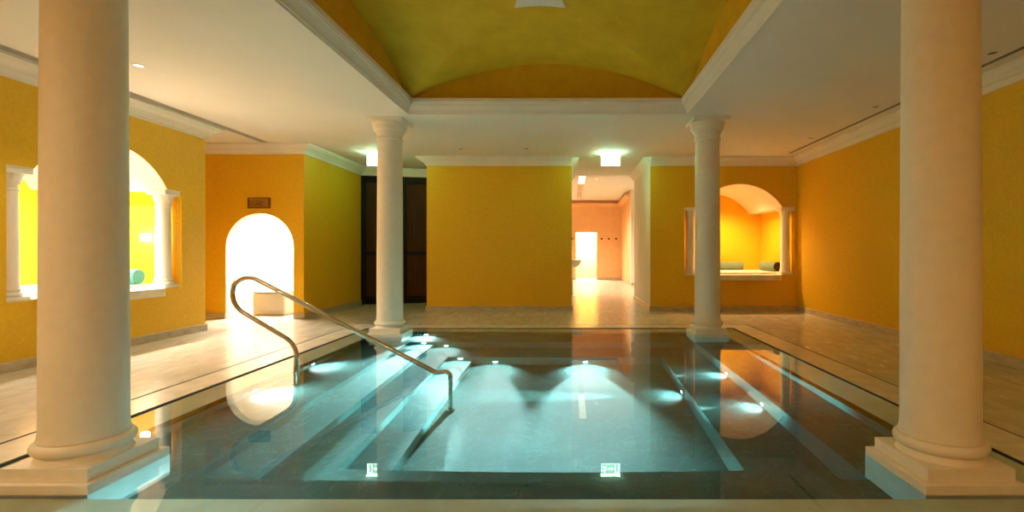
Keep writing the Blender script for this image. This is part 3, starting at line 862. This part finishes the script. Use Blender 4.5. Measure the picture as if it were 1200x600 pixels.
def lamp(parent, typ, loc, energy, color, size=0.08, rot=(0, 0, 0), spot=None, blend=0.6):
    l = bpy.data.lights.new('bulb', typ); l.energy = energy; l.color = color
    if typ == 'AREA': l.shape = 'DISK'; l.size = size
    else: l.shadow_soft_size = size
    if typ == 'SPOT': l.spot_size = math.radians(spot); l.spot_blend = blend
    o = bpy.data.objects.new('bulb', l); COL.objects.link(o)
    o.location = loc; o.rotation_euler = rot
    if parent: o.parent = parent
    return o

M['lit'] = emit('lit_lens', (1.0, 0.86, 0.62), 2.0)
WARM = (1.0, 0.76, 0.44); WHITE = (1.0, 0.88, 0.68)
# walkway spots beside the handrail; the two nearer the camera are added fill
for k, ((x, y), pw, lb) in enumerate((((-4.91, 5.70), 48, 'lit recessed spot in the pale ceiling beside the near handrail-side column'),
                            ((-4.91, 2.9), 55, 'added unseen fill spot in the pale ceiling over the near end of the walkway'),
                            ((-4.91, 0.2), 105, 'added unseen fill spot in the pale ceiling over the walkway, behind the viewer'))):
    d = downlight(x, y, M['lit'], lb)
    lamp(d, 'SPOT', (0, 0, -0.02), pw, WHITE if y > 1 else WARM, 0.04, (0, 0, 0), 110 if y > 1 else 172, 0.6)
for x, lb in ((-2.2, 'added unseen fill spot in the ceiling behind the viewer, nearer the handrail side'), (1.6, 'added unseen fill spot in the ceiling behind the viewer, nearer the plain dark wall')):
    d = downlight(x, -1.2, M['lit'], lb)  # unseen spots added to brighten the columns from the camera side
    lamp(d, 'SPOT', (0, 0, -0.02), 95 if x < 0 else 62, WARM if x < 0 else (1.0, 0.62, 0.24), 0.04, (0, 0, 0), 172, 0.6)
# niche spots
p = PR(0.09, WT + 0.70, NRZ + 0.515)
d = downlight(p[0], p[1], M['lit'], 'bright tiny spot in the vault of the amber-lit niche', 0.03, p[2])
lamp(d, 'SPOT', (0, 0, -0.02), 260, (1.0, 0.60, 0.24), 0.03, (0, 0, 0), 140, 0.8)
for u, lb in ((-0.35, 'bright spot in the vault of the side-wall niche, at the end nearer the viewer'), (0.35, 'bright spot in the vault of the side-wall niche, at the end nearer the white doorway')):
    p = PL(u, WT + 0.80, NLZ + 0.45)
    d = downlight(p[0], p[1], M['lit'], lb, 0.03, p[2])
    lamp(d, 'SPOT', (0, 0, -0.02), 330, (1.0, 0.96, 0.88), 0.04, (0, 0, 0), 150, 0.8)
# vestibule: luminous ceiling panel
def light_panel(loc, sx, sy, mat, label, group=None):
    v = empty('ceiling_light', loc)
    mb = MB(); mb.box(-sx / 2, sx / 2, -sy / 2, sy / 2, -0.02, -0.004); mb.build('diffuser', mat, v)
    mb = MB(); mb.sweep([(-sx / 2, -sy / 2), (sx / 2, -sy / 2), (sx / 2, sy / 2), (-sx / 2, sy / 2)], [(0, -0.026), (0.03, -0.026), (0.03, 0.0), (0, 0.0)], closed=True); mb.build('frame', M['white'], v)
    return tag(v, label, 'lamp', group, 'thing')
light_panel((-6.6, 11.4, 2.9), 1.8, 1.8, emit('vestibule_light', (1, 0.98, 0.93), 38.0), 'large white ceiling light in the bright room behind the arched doorway')
light_panel((0.8, 25.0, 2.6), 1.4, 1.0, emit('shower_light', (1, 0.95, 0.80), 90.0), 'ceiling light in the yellow room at the end of the hall')
HLX = 0.40
hl = light_panel((HLX, 16.7, HZ), 0.22, 2.6, emit('hall_light', (1, 0.85, 0.55), 1.1), 'long narrow lit ceiling light in the hall beyond the passage')
linear_vent(HLX, 18.2, 22.6, 0.20, 3, 'slotted vent continuing the lit strip in the hall ceiling', HZ, M['skirt'])
for (x, y, lb) in ((0.9, 17.0, 'recessed spot in the hall ceiling nearer the passage'), (0.5, 20.5, 'recessed spot in the hall ceiling nearer the peach wall')):
    d = downlight(x, y, M['lit'], lb, 0.04, HZ)
    lamp(d, 'SPOT', (0, 0, -0.02), 520, (1.0, 0.84, 0.62), 0.05, (0, 0, 0), 140, 0.8)

# ------------------------------------------------------------------ underwater lamps
COOL = (0.97, 0.98, 0.95)
M['poollens'] = emit('pool_lamp_lens', (0.8, 0.97, 1.0), 14.0)
def pool_lamp(loc, direction, power, label, spot=30, tilt=4, spill=0.035):
    ang = {'-Y': 0.0, '+X': PI / 2, '-X': -PI / 2}[direction]       # local axis: lamp faces -Y
    p = empty('pool_lamp', loc, ang)
    mb = MB(); mb.lathe([(0.034, -0.001), (0.034, -0.008), (0.044, -0.010), (0.05, -0.006), (0.05, 0.0)], 28, axis='Y', caps=False); mb.build('bezel', M['chrome'], p, smooth=40)
    mb = MB(); mb.lathe([(0.0001, -0.006), (0.033, -0.006)], 24, axis='Y', caps=False); mb.build('lens', M['poollens'], p)
    lamp(p, 'SPOT', (0, -0.02, 0), power, COOL, 0.025, (PI / 2 - math.radians(tilt), 0, PI), spot, 1.0)
    lamp(p, 'SPOT', (0, -0.02, 0), power * spill, COOL, 0.025, (PI / 2 - math.radians(tilt + 42), 0, PI), 125, 1.0)
    return tag(p, label, 'lamp', 'round underwater lamps in the pool')
LP = 3800
pool_lamp((-2.40, 8.36, -0.28), '-Y', LP * 1.2, 'underwater lamp in the far pool wall beside the far handrail-side column', 24, 2)
pool_lamp((-2.28, 7.814, -0.48), '-Y', LP, 'underwater lamp shining along the upper pool step, second from the far column')
pool_lamp((-1.93, 7.814, -0.68), '-Y', LP, 'underwater lamp shining along a middle pool step, third from the far column')
pool_lamp((-1.57, 7.17, -0.88), '-Y', LP, 'underwater lamp shining along the lowest pool step')
pool_lamp((-1.07, 7.17, -1.04), '-Y', LP * 1.2, 'underwater lamp at the pool floor next to the lowest step', 46, 8, 0.06)
pool_lamp((0.22, 7.17, -1.04), '-Y', LP * 1.4, 'underwater lamp alone in the middle of the far step, before the passage reflection', 48, 8, 0.06)
pool_lamp((XC - HP, 6.18, -0.27), '+X', LP, 'underwater lamp in the pool wall beside the handrail, nearer the far column', 16, 2)
pool_lamp((XC - HP, 5.04, -0.27), '+X', LP, 'underwater lamp in the pool wall at the white doorway reflection', 16, 2)
pool_lamp((1.94, 6.20, -0.71), '-X', LP, 'underwater lamp in the bench face, nearer the far column before the amber-lit niche', 16, 2, 0.008)
pool_lamp((1.94, 5.05, -0.71), '-X', LP, 'underwater lamp in the bench face, inside the amber niche reflection', 16, 2, 0.008)
pool_lamp((1.31, 5.85, -1.08), '-X', LP, 'underwater lamp in the lowest riser, between the two bench lamps', 16, 2, 0.008)

# ------------------------------------------------------------------ world, camera, view
w = bpy.data.worlds.new('World'); SC.world = w; w.use_nodes = True
w.node_tree.nodes['Background'].inputs['Color'].default_value = (0.0, 0.0, 0.0, 1)
cam = bpy.data.cameras.new('camera'); co = bpy.data.objects.new('camera', cam); COL.objects.link(co)
co.location = (0, 0, 1.31); co.rotation_euler = (PI / 2, 0, 0)
cam.sensor_width = 36; cam.lens = 587 / 1200 * 36
cam.shift_x = -68 / 1200; cam.shift_y = -4 / 1200
cam.clip_start = 0.05
SC.camera = co
vs = SC.view_settings
vs.view_transform = 'Standard'; vs.look = 'None'; vs.gamma = 1.0; vs.use_curve_mapping = False
vs.exposure = 0.7
cy = SC.cycles
cy.max_bounces = 12; cy.diffuse_bounces = 7; cy.glossy_bounces = 5; cy.transmission_bounces = 8; cy.transparent_max_bounces = 8
cy.caustics_reflective = True; cy.caustics_refractive = True
cy.sample_clamp_indirect = 4.0; cy.blur_glossy = 0.5
cy.use_denoising = True
